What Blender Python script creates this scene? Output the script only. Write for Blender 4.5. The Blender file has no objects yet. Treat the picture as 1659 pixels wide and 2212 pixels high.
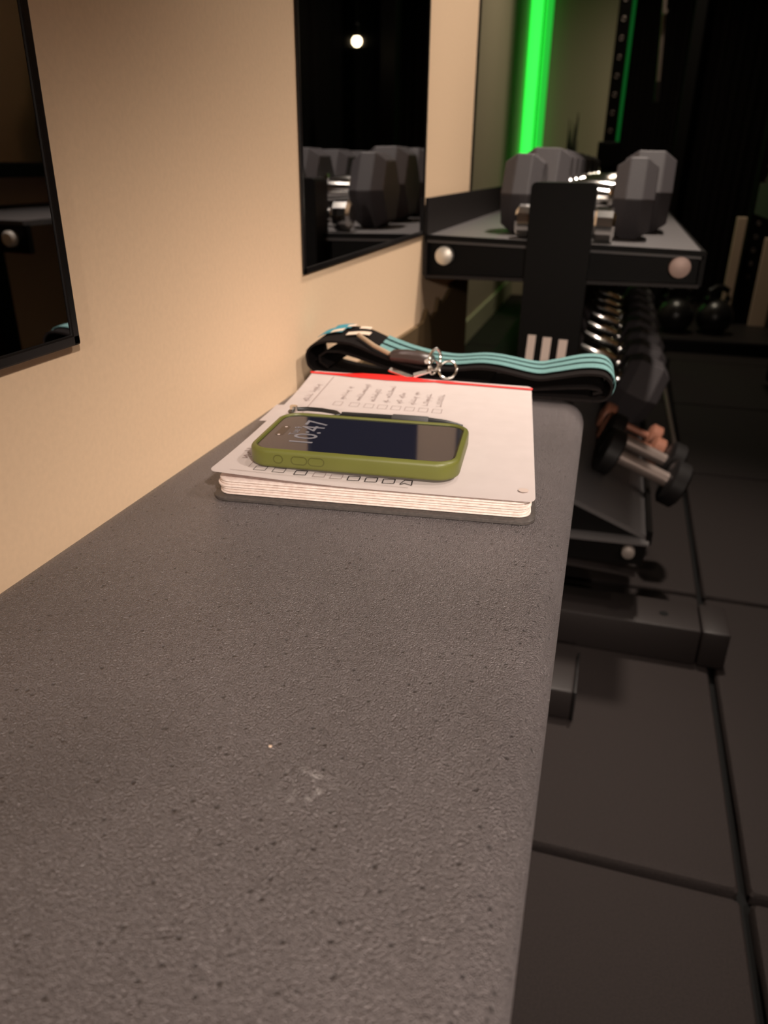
import bpy, bmesh, math, random
from mathutils import Vector, Matrix
random.seed(7)
S = bpy.context.scene
COL = S.collection
H = 0.2            # modelling unit: camera height above the bench top
ZC = 3.87 * H      # camera height above the floor
PI = math.pi
def W(x, y, z):    # camera-centred units -> metres, floor at z = 0
    return Vector((x * H, y * H, ZC + z * H))

# ------------------------------------------------------------------ camera
cd = bpy.data.cameras.new('camera'); cam = bpy.data.objects.new('camera', cd); COL.objects.link(cam)
PITCH, YAW, ROLL = 0.430052740, 0.278442859, 0.0129070520
f = Vector((-math.sin(YAW) * math.cos(PITCH), math.cos(YAW) * math.cos(PITCH), -math.sin(PITCH)))
rt = Vector((math.cos(YAW), math.sin(YAW), 0)); up = rt.cross(f)
r2 = rt * math.cos(ROLL) + up * math.sin(ROLL); u2 = -rt * math.sin(ROLL) + up * math.cos(ROLL)
M = Matrix(((r2.x, u2.x, -f.x, 0), (r2.y, u2.y, -f.y, 0), (r2.z, u2.z, -f.z, ZC), (0, 0, 0, 1)))
cam.matrix_world = M
cd.sensor_fit = 'AUTO'; cd.sensor_width = 36.0; cd.lens = 1645.07 / 2212 * 36
cd.clip_start = 0.01
cd.dof.use_dof = True; cd.dof.focus_distance = 0.41; cd.dof.aperture_fstop = cd.lens / 2.7
S.camera = cam

# ------------------------------------------------------------------ world, lamps, exposure
w = bpy.data.worlds.new('world'); S.world = w; w.use_nodes = True
w.node_tree.nodes['Background'].inputs[0].default_value = (0.02, 0.018, 0.016, 1)
w.node_tree.nodes['Background'].inputs[1].default_value = 0.2
S.view_settings.view_transform = 'Standard'; S.view_settings.look = 'None'
S.view_settings.gamma = 1.0; S.view_settings.use_curve_mapping = False
S.view_settings.exposure = 0.0
S.cycles.use_denoising = True
S.cycles.max_bounces = 8
CEIL = 8.6
# key, position, point aimed at, colour, cone angle, watts, label
LAMPS = [  # every lamp after the first is added fill
    ('ceiling', (1.0, 8.5, CEIL), (.2, 6.5, -4.0), (1.0, .86, .74), 56, 228, 'ceiling spotlight above the near end of the dumbbell rack'),
    ('ceiling', (1.6, 6.0, CEIL), (-1.0, 4.4, -4.0), (1.0, .86, .74), 44, 50, 'added fill spotlight on the ceiling between the bench and the dumbbell rack'),
    ('wall', (4.72, -5.0, 6.0), (-.5, 2.5, -3.3), (1.0, .86, .76), 35, 213, 'added fill spotlight high on the right wall behind the camera'),
    ('wall', (4.72, 3.0, 5.5), (-1.2, 4.0, -2.6), (1.0, .86, .76), 44, 58, 'added fill spotlight on the right wall opposite the bench'),
    ('near', (1.2, -7.3, 2.0), (.0, 4.5, -1.6), (1.0, .84, .72), 26, 88, 'added fill spotlight low on the wall behind the camera'),
    ('ceiling', (.6, 18.9, CEIL), (-.1, 20.3, -4), (1.0, .86, .66), 125, 54, 'dim added fill spotlight on the ceiling at the far end of the room'),
]

# ------------------------------------------------------------------ materials
def mat(name, col, rough=0.5, metal=0.0, spec=0.5, emit=None, estr=1.0, coat=0.0):
    m = bpy.data.materials.new(name); m.use_nodes = True
    b = m.node_tree.nodes['Principled BSDF']
    b.inputs['Base Color'].default_value = (*col, 1); b.inputs['Roughness'].default_value = rough
    b.inputs['Metallic'].default_value = metal; b.inputs['Specular IOR Level'].default_value = spec
    b.inputs['Coat Weight'].default_value = coat
    if emit:
        b.inputs['Emission Color'].default_value = (*emit, 1); b.inputs['Emission Strength'].default_value = estr
    return m
def nodes(m): return m.node_tree.nodes, m.node_tree.links, m.node_tree.nodes['Principled BSDF']
def add_noise(m, scale, c1, c2, bump=0.0, detail=4.0, dist=0.001, coord='Object', rough=None):
    N, L, b = nodes(m)
    tc = N.new('ShaderNodeTexCoord'); n = N.new('ShaderNodeTexNoise')
    n.inputs['Scale'].default_value = scale; n.inputs['Detail'].default_value = detail
    L.new(tc.outputs[coord], n.inputs['Vector'])
    r = N.new('ShaderNodeValToRGB'); r.color_ramp.elements[0].position = 0.3; r.color_ramp.elements[1].position = 0.7
    r.color_ramp.elements[0].color = (*c1, 1); r.color_ramp.elements[1].color = (*c2, 1)
    L.new(n.outputs['Fac'], r.inputs[0]); L.new(r.outputs[0], b.inputs['Base Color'])
    if bump:
        bp = N.new('ShaderNodeBump'); bp.inputs['Strength'].default_value = bump; bp.inputs['Distance'].default_value = dist
        L.new(n.outputs['Fac'], bp.inputs['Height']); L.new(bp.outputs[0], b.inputs['Normal'])
    return m
MAT = {}
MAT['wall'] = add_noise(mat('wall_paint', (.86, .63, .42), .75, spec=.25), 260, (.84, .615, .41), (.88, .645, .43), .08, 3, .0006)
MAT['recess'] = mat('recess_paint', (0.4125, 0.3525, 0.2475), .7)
MAT['ceiling'] = mat('ceiling_paint', (.4, .36, .31), .9)
MAT['rubber'] = add_noise(mat('rubber_tile', (.0145, .0108, .0102), .78, spec=.2), 420, (.0098, .0070, .0064), (.0165, .0118, .0108), .5, 5, .0012)
MAT['joint'] = mat('joint_black', (.006, .006, .006), .9, spec=.1)
MAT['black'] = add_noise(mat('black_powder_coat', (.0018, .0014, .0012), .5, spec=.12), 900, (.0014, .0011, .0009), (.0024, .0019, .0016), .2, 2, .0003)
MAT['tray'] = add_noise(mat('grey_powder_coat', (0.065, 0.0585, 0.0585), .5), 900, (0.0585, 0.05395, 0.05395), (0.07475, 0.06825, 0.06825), .3, 2, .0004)
MAT['lip'] = mat('lip_dark', (.0150, .0118, .0112), .5, spec=.22)
MAT['steel'] = mat('bright_steel', (.78, .74, .68), .22, 1.0)
MAT['bolt'] = mat('zinc_bolt', (.8, .76, .68), .38, .55)
MAT['chrome'] = mat('chrome', (.85, .83, .8), .13, 1.0)
MAT['hex'] = add_noise(mat('hex_rubber', (.05, .045, .048), .58, spec=.35), 700, (.038, .0335, .0365), (.051, .045, .0485), .3, 3, .0005)
MAT['darkhex'] = mat('round_rubber', (.007, .006, .006), .5, spec=.3)
MAT['copper'] = mat('copper_finish', (.30, .125, .08), .45, .15)
MAT['greybar'] = mat('grey_bar', (.25, .2, .18), .4, .5)
MAT['frame'] = mat('mirror_frame_black', (.008, .007, .007), .3)
MAT['mirror'] = mat('mirror_silver', (.5, .5, .52), .015, 1.0)
MAT['curtain'] = mat('black_curtain', (.006, .005, .005), .9, spec=.05)
MAT['logo'] = mat('logo_white', (.7, .58, .52), .6)
MAT['board'] = mat('pale_board', (.62, .46, .34), .7)
MAT['brown'] = mat('shade_brown', (.10, .065, .03), .8, spec=.2)
MAT['brownlight'] = mat('shade_brown_light', (.10, .075, .045), .8, spec=.2)
MAT['leaf'] = mat('dark_leaf', (.012, .02, .01), .6)
MAT['kettle'] = mat('kettlebell_black', (.012, .011, .011), .32)
MAT['lamp'] = mat('lamp_glow', (1, .8, .6), .5, emit=(1, .74, .45), estr=6)
MAT['bulb'] = mat('bulb_glow', (1, .8, .6), .5, emit=(1, .78, .45), estr=18)
MAT['led'] = mat('green_led', (.1, .8, .2), .5, emit=(.04, 1.0, .08), estr=1.15)
MAT['ledhalf'] = mat('green_led_soft', (.05, .5, .1), .5, emit=(.02, .62, .045), estr=.75)
MAT['ledreflect'] = mat('green_led_reflection', (.0, .1, .02), .5, emit=(.0, .12, .015), estr=.35)
MAT['baseboard'] = mat('baseboard_paint', (.42, .42, .27), .6)
# notebook, phone, band
MAT['paper'] = add_noise(mat('paper', (.54, .475, .455), .8, spec=.2), 60, (.527, .463, .443), (.553, .487, .467), .03, 3, .0003)
MAT['pageedge'] = add_noise(mat('page_edge', (.8, .69, .63), .85, spec=.2), 300, (.72, .59, .53), (.86, .75, .69), .1, 3, .0003)
MAT['pageline'] = mat('page_edge_dark', (.36, .26, .24), .9)
MAT['pinkpage'] = mat('pink_page', (.62, .47, .5), .85)
MAT['cover'] = add_noise(mat('notebook_cover', (.06, .05, .045), .5), 500, (.05, .043, .04), (.075, .064, .058), .2, 3, .0003)
MAT['ink'] = mat('ink', (.02, .015, .015), .7, spec=.2)
MAT['inkgrey'] = mat('faded_ink', (.27, .2, .19), .8, spec=.2)
MAT['print'] = mat('pale_print', (.55, .45, .40), .8, spec=.2)
MAT['red'] = mat('red_ribbon', (.85, .012, .008), .45)
MAT['olive'] = add_noise(mat('olive_silicone', (0.12, 0.126, 0.024), .42), 40, (0.114, 0.12, 0.0228), (0.126, 0.1332, 0.0258), 0)
MAT['olivedark'] = mat('olive_groove', (.07, .07, .008), .6)
MAT['glass'] = mat('phone_glass', (.008, .008, .012), .045, spec=.9, emit=(.012, .012, .022), estr=.6)
MAT['bezel'] = mat('phone_bezel', (.006, .006, .006), .2)
MAT['digits'] = mat('screen_digits', (.1, .1, .11), .3, emit=(.26, .23, .25), estr=.4)
MAT['pill'] = mat('camera_pill', (.03, .02, .018), .25)
MAT['dot'] = mat('camera_dot', (.5, .4, .36), .3, emit=(.6, .5, .45), estr=.3)
MAT['penblack'] = mat('pen_black', (.012, .012, .012), .35)
MAT['pengrip'] = mat('pen_grip', (.05, .05, .05), .6)
MAT['bandblack'] = add_noise(mat('band_black', (.008, .006, .006), .9, spec=.1), 1500, (.005, .004, .0037), (.012, .009, .0085), .5, 2, .0004)
MAT['teal'] = add_noise(mat('band_teal', (.16, .38, .38), .8, spec=.2), 1400, (.09, .20, .20), (.19, .36, .35), .6, 2, .0006)
MAT['tealdeep'] = mat('band_teal_patch', (.05, .26, .33), .8, spec=.2)
MAT['cream'] = mat('band_cream', (.7, .56, .44), .8, spec=.2)
MAT['fob'] = mat('fob_leather', (.045, .03, .026), .35)
MAT['tan'] = mat('tan_cord', (.35, .25, .16), .7)
MAT['pot'] = mat('pot_black', (.012, .012, .012), .6)
# pebbled vinyl of the bench: small voronoi pebbles, pits and rubbed chalk
m = mat('pebbled_vinyl', (.05, .045, .043), .33, spec=.6); MAT['vinyl'] = m
N, L, b = nodes(m)
tc = N.new('ShaderNodeTexCoord')
v1 = N.new('ShaderNodeTexVoronoi'); v1.inputs['Scale'].default_value = 1700; v1.feature = 'SMOOTH_F1'; v1.inputs['Smoothness'].default_value = .6
n1 = N.new('ShaderNodeTexNoise'); n1.inputs['Scale'].default_value = 1250; n1.inputs['Detail'].default_value = 3
n2 = N.new('ShaderNodeTexNoise'); n2.inputs['Scale'].default_value = 9; n2.inputs['Detail'].default_value = 5
v2 = N.new('ShaderNodeTexVoronoi'); v2.inputs['Scale'].default_value = 240
for n in (v1, n1, n2, v2): L.new(tc.outputs['Object'], n.inputs['Vector'])
pit = N.new('ShaderNodeMapRange'); pit.inputs['From Min'].default_value = .10; pit.inputs['From Max'].default_value = .24
sep = N.new('ShaderNodeSeparateColor'); L.new(v2.outputs['Color'], sep.inputs[0])
few = N.new('ShaderNodeMath'); few.operation = 'LESS_THAN'; few.inputs[1].default_value = .72; L.new(sep.outputs[0], few.inputs[0])
pd_ = N.new('ShaderNodeMath'); pd_.operation = 'ADD'; L.new(v2.outputs['Distance'], pd_.inputs[0]); L.new(few.outputs[0], pd_.inputs[1])
L.new(pd_.outputs[0], pit.inputs['Value'])
ad = N.new('ShaderNodeMath'); ad.operation = 'MULTIPLY_ADD'; ad.inputs[1].default_value = -1.3
L.new(v1.outputs['Distance'], ad.inputs[0]); L.new(n1.outputs['Fac'], ad.inputs[2])
ad2 = N.new('ShaderNodeMath'); ad2.operation = 'MULTIPLY_ADD'; ad2.inputs[1].default_value = .8
L.new(pit.outputs[0], ad2.inputs[0]); L.new(ad.outputs[0], ad2.inputs[2])
bp = N.new('ShaderNodeBump'); bp.inputs['Strength'].default_value = 1.0; bp.inputs['Distance'].default_value = .0016
L.new(ad2.outputs[0], bp.inputs['Height']); L.new(bp.outputs[0], b.inputs['Normal'])
rp = N.new('ShaderNodeValToRGB'); rp.color_ramp.elements[0].position = .35; rp.color_ramp.elements[1].position = .75
rp.color_ramp.elements[0].color = (.160, .138, .137, 1); rp.color_ramp.elements[1].color = (.212, .184, .184, 1)
L.new(n2.outputs['Fac'], rp.inputs[0])
mx = N.new('ShaderNodeMix'); mx.data_type = 'RGBA'; mx.blend_type = 'MULTIPLY'; mx.inputs['Factor'].default_value = 1
pr = N.new('ShaderNodeMapRange'); pr.inputs['To Min'].default_value = .38; pr.inputs['To Max'].default_value = 1.0
L.new(pit.outputs[0], pr.inputs['Value'])
# a rubbed chalk smudge near the middle of the pad
dv = N.new('ShaderNodeVectorMath'); dv.operation = 'DISTANCE'; dv.inputs[1].default_value = (0.0686, -0.1128, 0.5740)
L.new(tc.outputs['Object'], dv.inputs[0])
dm = N.new('ShaderNodeMapRange'); dm.inputs['From Min'].default_value = .016; dm.inputs['From Max'].default_value = .002
L.new(dv.outputs['Value'], dm.inputs['Value'])
n3 = N.new('ShaderNodeTexNoise'); n3.inputs['Scale'].default_value = 260; n3.inputs['Detail'].default_value = 4; L.new(tc.outputs['Object'], n3.inputs['Vector'])
nm = N.new('ShaderNodeMapRange'); nm.inputs['From Min'].default_value = .52; nm.inputs['From Max'].default_value = .72; L.new(n3.outputs['Fac'], nm.inputs['Value'])
dmul = N.new('ShaderNodeMath'); dmul.operation = 'MULTIPLY'; L.new(dm.outputs[0], dmul.inputs[0]); L.new(nm.outputs[0], dmul.inputs[1])
ch = N.new('ShaderNodeMix'); ch.data_type = 'RGBA'; L.new(dmul.outputs[0], ch.inputs['Factor']); L.new(rp.outputs[0], ch.inputs[6]); ch.inputs[7].default_value = (.5, .46, .45, 1)
L.new(ch.outputs[2], mx.inputs[6]); L.new(pr.outputs[0], mx.inputs[7]); L.new(mx.outputs[2], b.inputs['Base Color'])

# ------------------------------------------------------------------ object helpers
OFF = {}
def link(name, me, material, parent=None):
    o = bpy.data.objects.new(name, me); COL.objects.link(o)
    if material is not None: me.materials.append(material)
    if parent is not None: o.parent = parent
    return o
def empty(name, loc=Vector((0, 0, 0))):
    o = bpy.data.objects.new(name, None); o.empty_display_size = .02; COL.objects.link(o); o.location = loc; OFF[name] = loc
    return o
def tag(o, label, cat, group=None):
    o['label'] = label; o['category'] = cat
    if group: o['group'] = group
    return o
def thing(name, label, cat, loc=Vector((0, 0, 0)), group=None):
    o = empty(name, loc); OFF[o.name] = loc
    return tag(o, label, cat, group)
def base_of(p):
    while p is not None:
        if p.type == 'EMPTY' or p.parent is None: return OFF.get(p.name, Vector((0, 0, 0)))
        p = p.parent
    return Vector((0, 0, 0))
class MB:
    def __init__(s): s.bm = bmesh.new()
    def add(s, verts, faces):
        vs = [s.bm.verts.new(v) for v in verts]
        for fc in faces:
            try: s.bm.faces.new([vs[i] for i in fc])
            except ValueError: pass
        return vs
    def box(s, c0, c1, bev=0.0, seg=2):
        c0, c1 = Vector(c0), Vector(c1)
        t = bmesh.new(); bmesh.ops.create_cube(t, size=1)
        for v in t.verts: v.co = Vector(((c0[i] + c1[i]) / 2 + v.co[i] * abs(c1[i] - c0[i]) for i in range(3)))
        if bev: bmesh.ops.bevel(t, geom=list(t.edges), offset=bev, segments=seg, affect='EDGES', profile=.5, clamp_overlap=True)
        s.join(t); return s
    def join(s, t):
        mp = {}
        for v in t.verts: mp[v] = s.bm.verts.new(v.co)
        for fc in t.faces:
            try: s.bm.faces.new([mp[v] for v in fc.verts])
            except ValueError: pass
        t.free()
    def lathe(s, prof, seg=24, axis='X', center=(0, 0, 0)):
        # prof: list of (t along axis, radius)
        c = Vector(center); rings = []
        for t, r in prof:
            ring = []
            for k in range(seg):
                a = 2 * PI * k / seg; p, q = r * math.cos(a), r * math.sin(a)
                d = {'X': Vector((t, p, q)), 'Y': Vector((q, t, p)), 'Z': Vector((p, q, t))}[axis]
                ring.append(s.bm.verts.new(c + d))
            rings.append(ring)
        for A, B in zip(rings, rings[1:]):
            for k in range(seg): s.bm.faces.new((A[k], A[(k + 1) % seg], B[(k + 1) % seg], B[k]))
        s.bm.faces.new(list(reversed(rings[0]))); s.bm.faces.new(rings[-1]); return s
    def loft(s, rings, caps=True, closed=True):
        R = [[s.bm.verts.new(p) for p in r] for r in rings]
        n = len(R[0])
        for A, B in zip(R, R[1:]):
            for k in range(n if closed else n - 1):
                s.bm.faces.new((A[k], A[(k + 1) % n], B[(k + 1) % n], B[k]))
        if caps: s.bm.faces.new(list(reversed(R[0]))); s.bm.faces.new(R[-1])
        return s
    def tube(s, pts, r, seg=10, closed=False):
        pts = [Vector(p) for p in pts]; n = len(pts); rings = []
        rr = r if isinstance(r, (list, tuple)) else [r] * n
        up = Vector((0, 0, 1))
        for i, p in enumerate(pts):
            if closed: d = pts[(i + 1) % n] - pts[i - 1]
            else: d = pts[min(i + 1, n - 1)] - pts[max(i - 1, 0)]
            d.normalize(); a = d.cross(up)
            if a.length < 1e-3: a = d.cross(Vector((0, 1, 0)))
            a.normalize(); bb = a.cross(d)
            rings.append([p + (a * math.cos(2 * PI * k / seg) + bb * math.sin(2 * PI * k / seg)) * rr[i] for k in range(seg)])
        if closed: rings.append(rings[0])
        return s.loft(rings, caps=not closed)
    def build(s, name, material, parent=None, smooth=False, absolute=True):
        bm = s.bm
        bmesh.ops.remove_doubles(bm, verts=bm.verts, dist=1e-7)
        bmesh.ops.recalc_face_normals(bm, faces=bm.faces)
        if absolute and parent is not None:
            o = base_of(parent)
            for v in bm.verts: v.co -= o
        me = bpy.data.meshes.new(name); bm.to_mesh(me); bm.free()
        if smooth:
            for p in me.polygons: p.use_smooth = True
            try: me.set_sharp_from_angle(angle=math.radians(38))
            except Exception: pass
        return link(name, me, material, parent)
def grid_mesh(name, rows, material, parent=None, smooth=True, thick=0.0):
    mb = MB(); R = [[mb.bm.verts.new(p) for p in r] for r in rows]
    for A, B in zip(R, R[1:]):
        for k in range(len(A) - 1): mb.bm.faces.new((A[k], A[k + 1], B[k + 1], B[k]))
    if thick:
        bmesh.ops.recalc_face_normals(mb.bm, faces=mb.bm.faces)
        bmesh.ops.solidify(mb.bm, geom=list(mb.bm.faces), thickness=thick)
    return mb.build(name, material, parent, smooth)
def copy_tree(o, parent=None):
    c = o.copy(); COL.objects.link(c)
    if parent is not None: c.parent = parent
    for ch in list(o.children): copy_tree(ch, c)
    return c
def structure(o): o['kind'] = 'structure'; return o
def rrect(w_, d_, r, n=8):
    pts = []
    for sx, sy, a0 in ((1, 1, 0), (-1, 1, 90), (-1, -1, 180), (1, -1, 270)):
        for k in range(n + 1):
            a = math.radians(a0 + 90 * k / n)
            pts.append((sx * (w_ / 2 - r) + r * math.cos(a), sy * (d_ / 2 - r) + r * math.sin(a)))
    return pts

# ------------------------------------------------------------------ the setting
XW = -1.46; YE = 25.8; XR = 4.9; YN = -8.0; XREC = -3.2
def wbox(name, a, c, m, bev=0, parent=None, smooth=False):
    return MB().box(W(*a), W(*c), bev).build(name, m, parent, smooth)
structure(wbox('wall_left', (-3.6, YN, -3.9), (XW, 8.0, CEIL), MAT['wall']))
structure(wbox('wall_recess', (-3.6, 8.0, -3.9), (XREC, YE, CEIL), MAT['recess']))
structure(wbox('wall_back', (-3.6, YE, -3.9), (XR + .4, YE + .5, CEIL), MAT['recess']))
structure(wbox('wall_right', (XR, YN, -3.9), (XR + .4, YE, CEIL), MAT['wall']))
structure(wbox('wall_near', (-3.6, YN - .5, -3.9), (XR + .4, YN, CEIL), MAT['wall']))
structure(wbox('ceiling', (-3.6, YN - .5, CEIL), (XR + .4, YE + .5, CEIL + .4), MAT['ceiling']))
structure(wbox('trim_1', (XW - .02, 8.0, -3.87), (XW + .006, 8.10, CEIL), MAT['black']))
structure(wbox('baseboard_recess', (XREC, 8.0, -3.87), (XREC + .07, YE, -3.32), MAT['baseboard'], .004))
fl = structure(wbox('floor', (-3.6, YN - .5, -4.2), (XR + .4, YE + .5, -3.96), MAT['joint']))
# rubber tiles, one shared mesh
P_ = 3.56; TT = .1
tb = MB()
hw = (P_ / 2 - .026) * H; bv = .05 * H; th = TT * H
tb.loft([[Vector((x, y, -th)) for x, y in rrect(2 * hw, 2 * hw, .03 * H, 2)],
         [Vector((x, y, -bv * .6)) for x, y in rrect(2 * hw, 2 * hw, .03 * H, 2)],
         [Vector((x, y, -bv * .12)) for x, y in rrect(2 * hw - bv * .7, 2 * hw - bv * .7, .03 * H, 2)],
         [Vector((x, y, 0)) for x, y in rrect(2 * hw - 2 * bv, 2 * hw - 2 * bv, .03 * H, 2)]])
t0 = tb.build('tile', MAT['rubber'], None, True)
first = True; ang = -math.radians(.55)
for i in range(-2, 2):
    for j in range(-4, 8):
        o = t0 if first else bpy.data.objects.new('tile', t0.data)
        if not first: COL.objects.link(o)
        first = False
        dx, dy = (i + .5) * P_, (j + .5) * P_
        x = 1.20 + dx * math.cos(ang) - dy * math.sin(ang); y = 3.59 + dx * math.sin(ang) + dy * math.cos(ang)
        o.location = W(x, y, -3.87); o.rotation_euler = (0, 0, ang); o.parent = fl
# spotlight fixtures: the main ceiling lamp, then the added fill lamps
for key, (x, y, z), aim, col, size, watts, lab in LAMPS:
    t = thing('main_or_fill_spot', lab, 'lamp', W(x, y, z), 'main and added fill spotlights')
    p0 = W(x, y, z); d = (W(*aim) - p0).normalized()
    if key == 'ceiling': MB().lathe([(-.018, .075), (-.016, .085), (-.001, .09)], 32, 'Z', p0).build('mount_plate', MAT['tray'], t, True)
    elif key == 'wall': MB().tube([p0, W(XR - .05, y, z), W(XR - .05, y, z), W(XR, y, z)], [.01, .01, .05, .055], 24).build('mount_arm', MAT['tray'], t, True)
    else: MB().tube([p0, W(x, YN + .06, z), W(x, YN + .05, z), W(x, YN, z)], [.01, .01, .05, .055], 24).build('mount_arm', MAT['tray'], t, True)
    head0 = p0 + d * .03; head1 = p0 + d * .10
    MB().tube([head0, head0 + d * .01, head1 - d * .004, head1], [.03, .044, .048, .046], 28).build('lamp_head', MAT['black'], t, True)
    MB().tube([head1 - d * .006, head1 + d * .0015], [.038, .038], 28).build('diffuser', MAT['lamp'], t, True)
    ld = bpy.data.lights.new('spotlight', 'SPOT'); ld.energy = watts; ld.color = col
    ld.spot_size = math.radians(size); ld.spot_blend = 1.0; ld.shadow_soft_size = .045
    lo = bpy.data.objects.new('spotlight', ld); COL.objects.link(lo); lo.parent = t; lo.location = d * .155
    lo.rotation_mode = 'QUATERNION'; lo.rotation_quaternion = d.to_track_quat('-Z', 'Y')
# green led strip, and a glowing tube in place of a dim reflection
def led(tubes, z0, z1, label):
    x, y = tubes[0][:2]
    t = thing('light_strip', label, 'light strip', W(x, y, z0))
    for x, y, r, m in tubes:
        MB().lathe([(0, r * H), ((z1 - z0) * H, r * H)], 14, 'Z', W(x, y, z0)).build('tube', m, t, True)
        MB().box(W(x - r * .8, y + r, z0), W(x + r * .8, y + r + .04, z1)).build('channel', MAT['black'], t)
led([(XREC + .20, YE - .28, .17, MAT['led']), (XREC + .53, YE - .20, .12, MAT['ledhalf'])], -1.6, 8.5, 'bright green vertical light strip in the far corner of the recess')
led([(-.385, YE - .42, .05, MAT['ledreflect'])], .1, 8.5, 'dim green glowing tube standing in for a led reflection before the black curtain')
# black curtain across the far right of the room
cu = thing('curtain', 'black floor-length curtain across the dark far end of the room', 'curtain', W(2, YE - .3, -3.87))
path = []
n = 150
for k in range(n + 1):
    x = -.62 + (XR - .12 + .62) * k / n
    path.append((x, YE - .22 + .06 * math.sin(k * .9) + .02 * math.sin(k * 2.3)))
for k in range(1, 90):
    path.append((XR - .16 + .05 * math.sin(k * .9), YE - .3 - 12.0 * k / 90))
grid_mesh('drape', [[W(x, y, z) for x, y in path] for z in (-3.8, 2, 8.5)], MAT['curtain'], cu)
MB().tube([W(-.62, YE - .2, 8.5), W(XR - .16, YE - .2, 8.5), W(XR - .16, YE - 12.3, 8.5)], .012).build('rail', MAT['black'], cu, True)

# ------------------------------------------------------------------ mirrors
def mirror(label, y0, y1, z0, z1, xf):
    t = thing('wall_mirror', label, 'mirror', W(XW, (y0 + y1) / 2, z0))
    f_ = .032
    xb = XW + .006
    MB().box(W(xb, y0 + .01, z0 + .01), W(xf - .006, y1 - .01, z1 - .01)).build('glass', MAT['mirror'], t)
    for a, c in (((y0, z0), (y1, z0 + f_)), ((y0, z1 - f_), (y1, z1)), ((y0, z0), (y0 + f_, z1)), ((y1 - f_, z0), (y1, z1))):
        MB().box(W(xb - .003, a[0], a[1]), W(xf, c[0], c[1]), .0012).build('frame_bar', MAT['frame'], t)
    MB().box(W(XW, y0 + .3, z1 - .5), W(xb, y1 - .3, z1 - .3)).build('hanger', MAT['black'], t)
mirror('black-framed wall mirror at the left edge, above the near end of the bench', -.6, 1.845, -.480, 3.2, -1.43)
mirror('black-framed wall mirror beside the dumbbell rack, above the far end of the bench', 3.598, 6.085, -.503, 3.2, -1.446)

# ------------------------------------------------------------------ bench
bench = thing('weight_bench', 'dark pebble-grained padded bench along the wall carrying the notebook', 'bench', W(-.74, 1.5, -3.87))
def pad_ring(inset, z):
    w0, d0, rc = 1.4, 4.85, .14
    pts = rrect(w0 - 2 * inset, d0 - 2 * inset, max(rc - inset * .6, .02), 10)
    out = []
    for x, y in pts:
        Y = 3.655 - d0 / 2 + y
        # left edge follows the wall, right edge runs very slightly inwards
        xl, xr = -1.452, .004 - .0142 * Y
        u = (x + w0 / 2) / w0
        out.append(W(xl + (xr - xl) * u, Y, z))
    return out
rings = []
R_ = .10
for k in range(7):
    a = PI / 2 * k / 6; rings.append(pad_ring(R_ * (1 - math.sin(a)), -1.38 + R_ * (1 - math.cos(a))))
for k in range(9):
    a = PI / 2 * k / 8; rings.append(pad_ring(R_ * (1 - math.cos(a)), -1 - R_ * (1 - math.sin(a))))
MB().loft(rings).build('pad', MAT['vinyl'], bench, True)
wbox('base_board', (-1.40, -1.1, -1.44), (-.1, 3.5, -1.38), MAT['black'], .002, bench)
wbox('spine', (-.86, -1.0, -1.75), (-.60, 3.3, -1.44), MAT['black'], .004, bench)
sp = MB()
sp.loft([[W(-.86, 2.7, -1.7), W(-.6, 2.7, -1.7), W(-.6, 3.05, -1.7), W(-.86, 3.05, -1.7)],
         [W(-.86, 4.95, -3.6), W(-.6, 4.95, -3.6), W(-.6, 5.3, -3.6), W(-.86, 5.3, -3.6)]]).build('leg', MAT['black'], bench)
wbox('leg', (-.86, -.8, -3.7), (-.60, -.5, -1.74), MAT['black'], .004, bench)
def foot_bar(y0, y1, x0, x1, z1, parent):
    wbox('foot_tube', (x0, y0, -3.87), (x1 - .02, y1, z1), MAT['lip'], .006, parent, True)
    wbox('end_cap', (x1 - .022, y0 - .006, -3.868), (x1, y1 + .006, z1 + .006), MAT['darkhex'], .006, parent, True)
foot_bar(4.86, 5.40, -1.38, .132, -3.60, bench)
foot_bar(-.95, -.45, -1.38, .132, -3.60, bench)

g = MB(); bmesh.ops.create_icosphere(g.bm, subdivisions=2, radius=.0007)
for v in g.bm.verts: v.co = Vector((v.co.x * 1.1, v.co.y * .9, v.co.z * .6)) + W(-0.5065, 1.0156, -.9985)
tag(g.build('crumb', MAT['board'], None, True), 'tiny white crumb lying on the bare part of the bench', 'crumb')

# ------------------------------------------------------------------ notebook
nb = thing('notebook', 'open white-paged notebook with a red elastic lying on the dark bench', 'notebook', W(-.73, 2.75, -1))
BL, BR, TR, TL = [Vector(p) for p in ((-1.158, 2.020), (-.138, 2.135), (-.296, 3.462), (-1.340, 3.420))]
def q2(u, v): return BL * (1 - u) * (1 - v) + BR * u * (1 - v) + TR * u * v + TL * (1 - u) * v
def ring_nb(u0, u1, v0, v1, r, z, n=6):
    wd, dp = 1.03, 1.37
    pts = rrect((u1 - u0) * wd, (v1 - v0) * dp, r, n)
    out = []
    for x, y in pts:
        u = (u0 + u1) / 2 + x / wd; v = (v0 + v1) / 2 + y / dp
        p = q2(u, v); out.append(W(p.x, p.y, z))
    return out
cz = [(-.999, .003), (-.996, 0), (-.988, 0), (-.985, .003)]
MB().loft([ring_nb(-.003 + e, 1.006 - e, -.006 + e, 1.0 - e, .05, z) for z, e in cz]).build('cover', MAT['cover'], nb, True)
NB = 6; z = -.984
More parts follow.
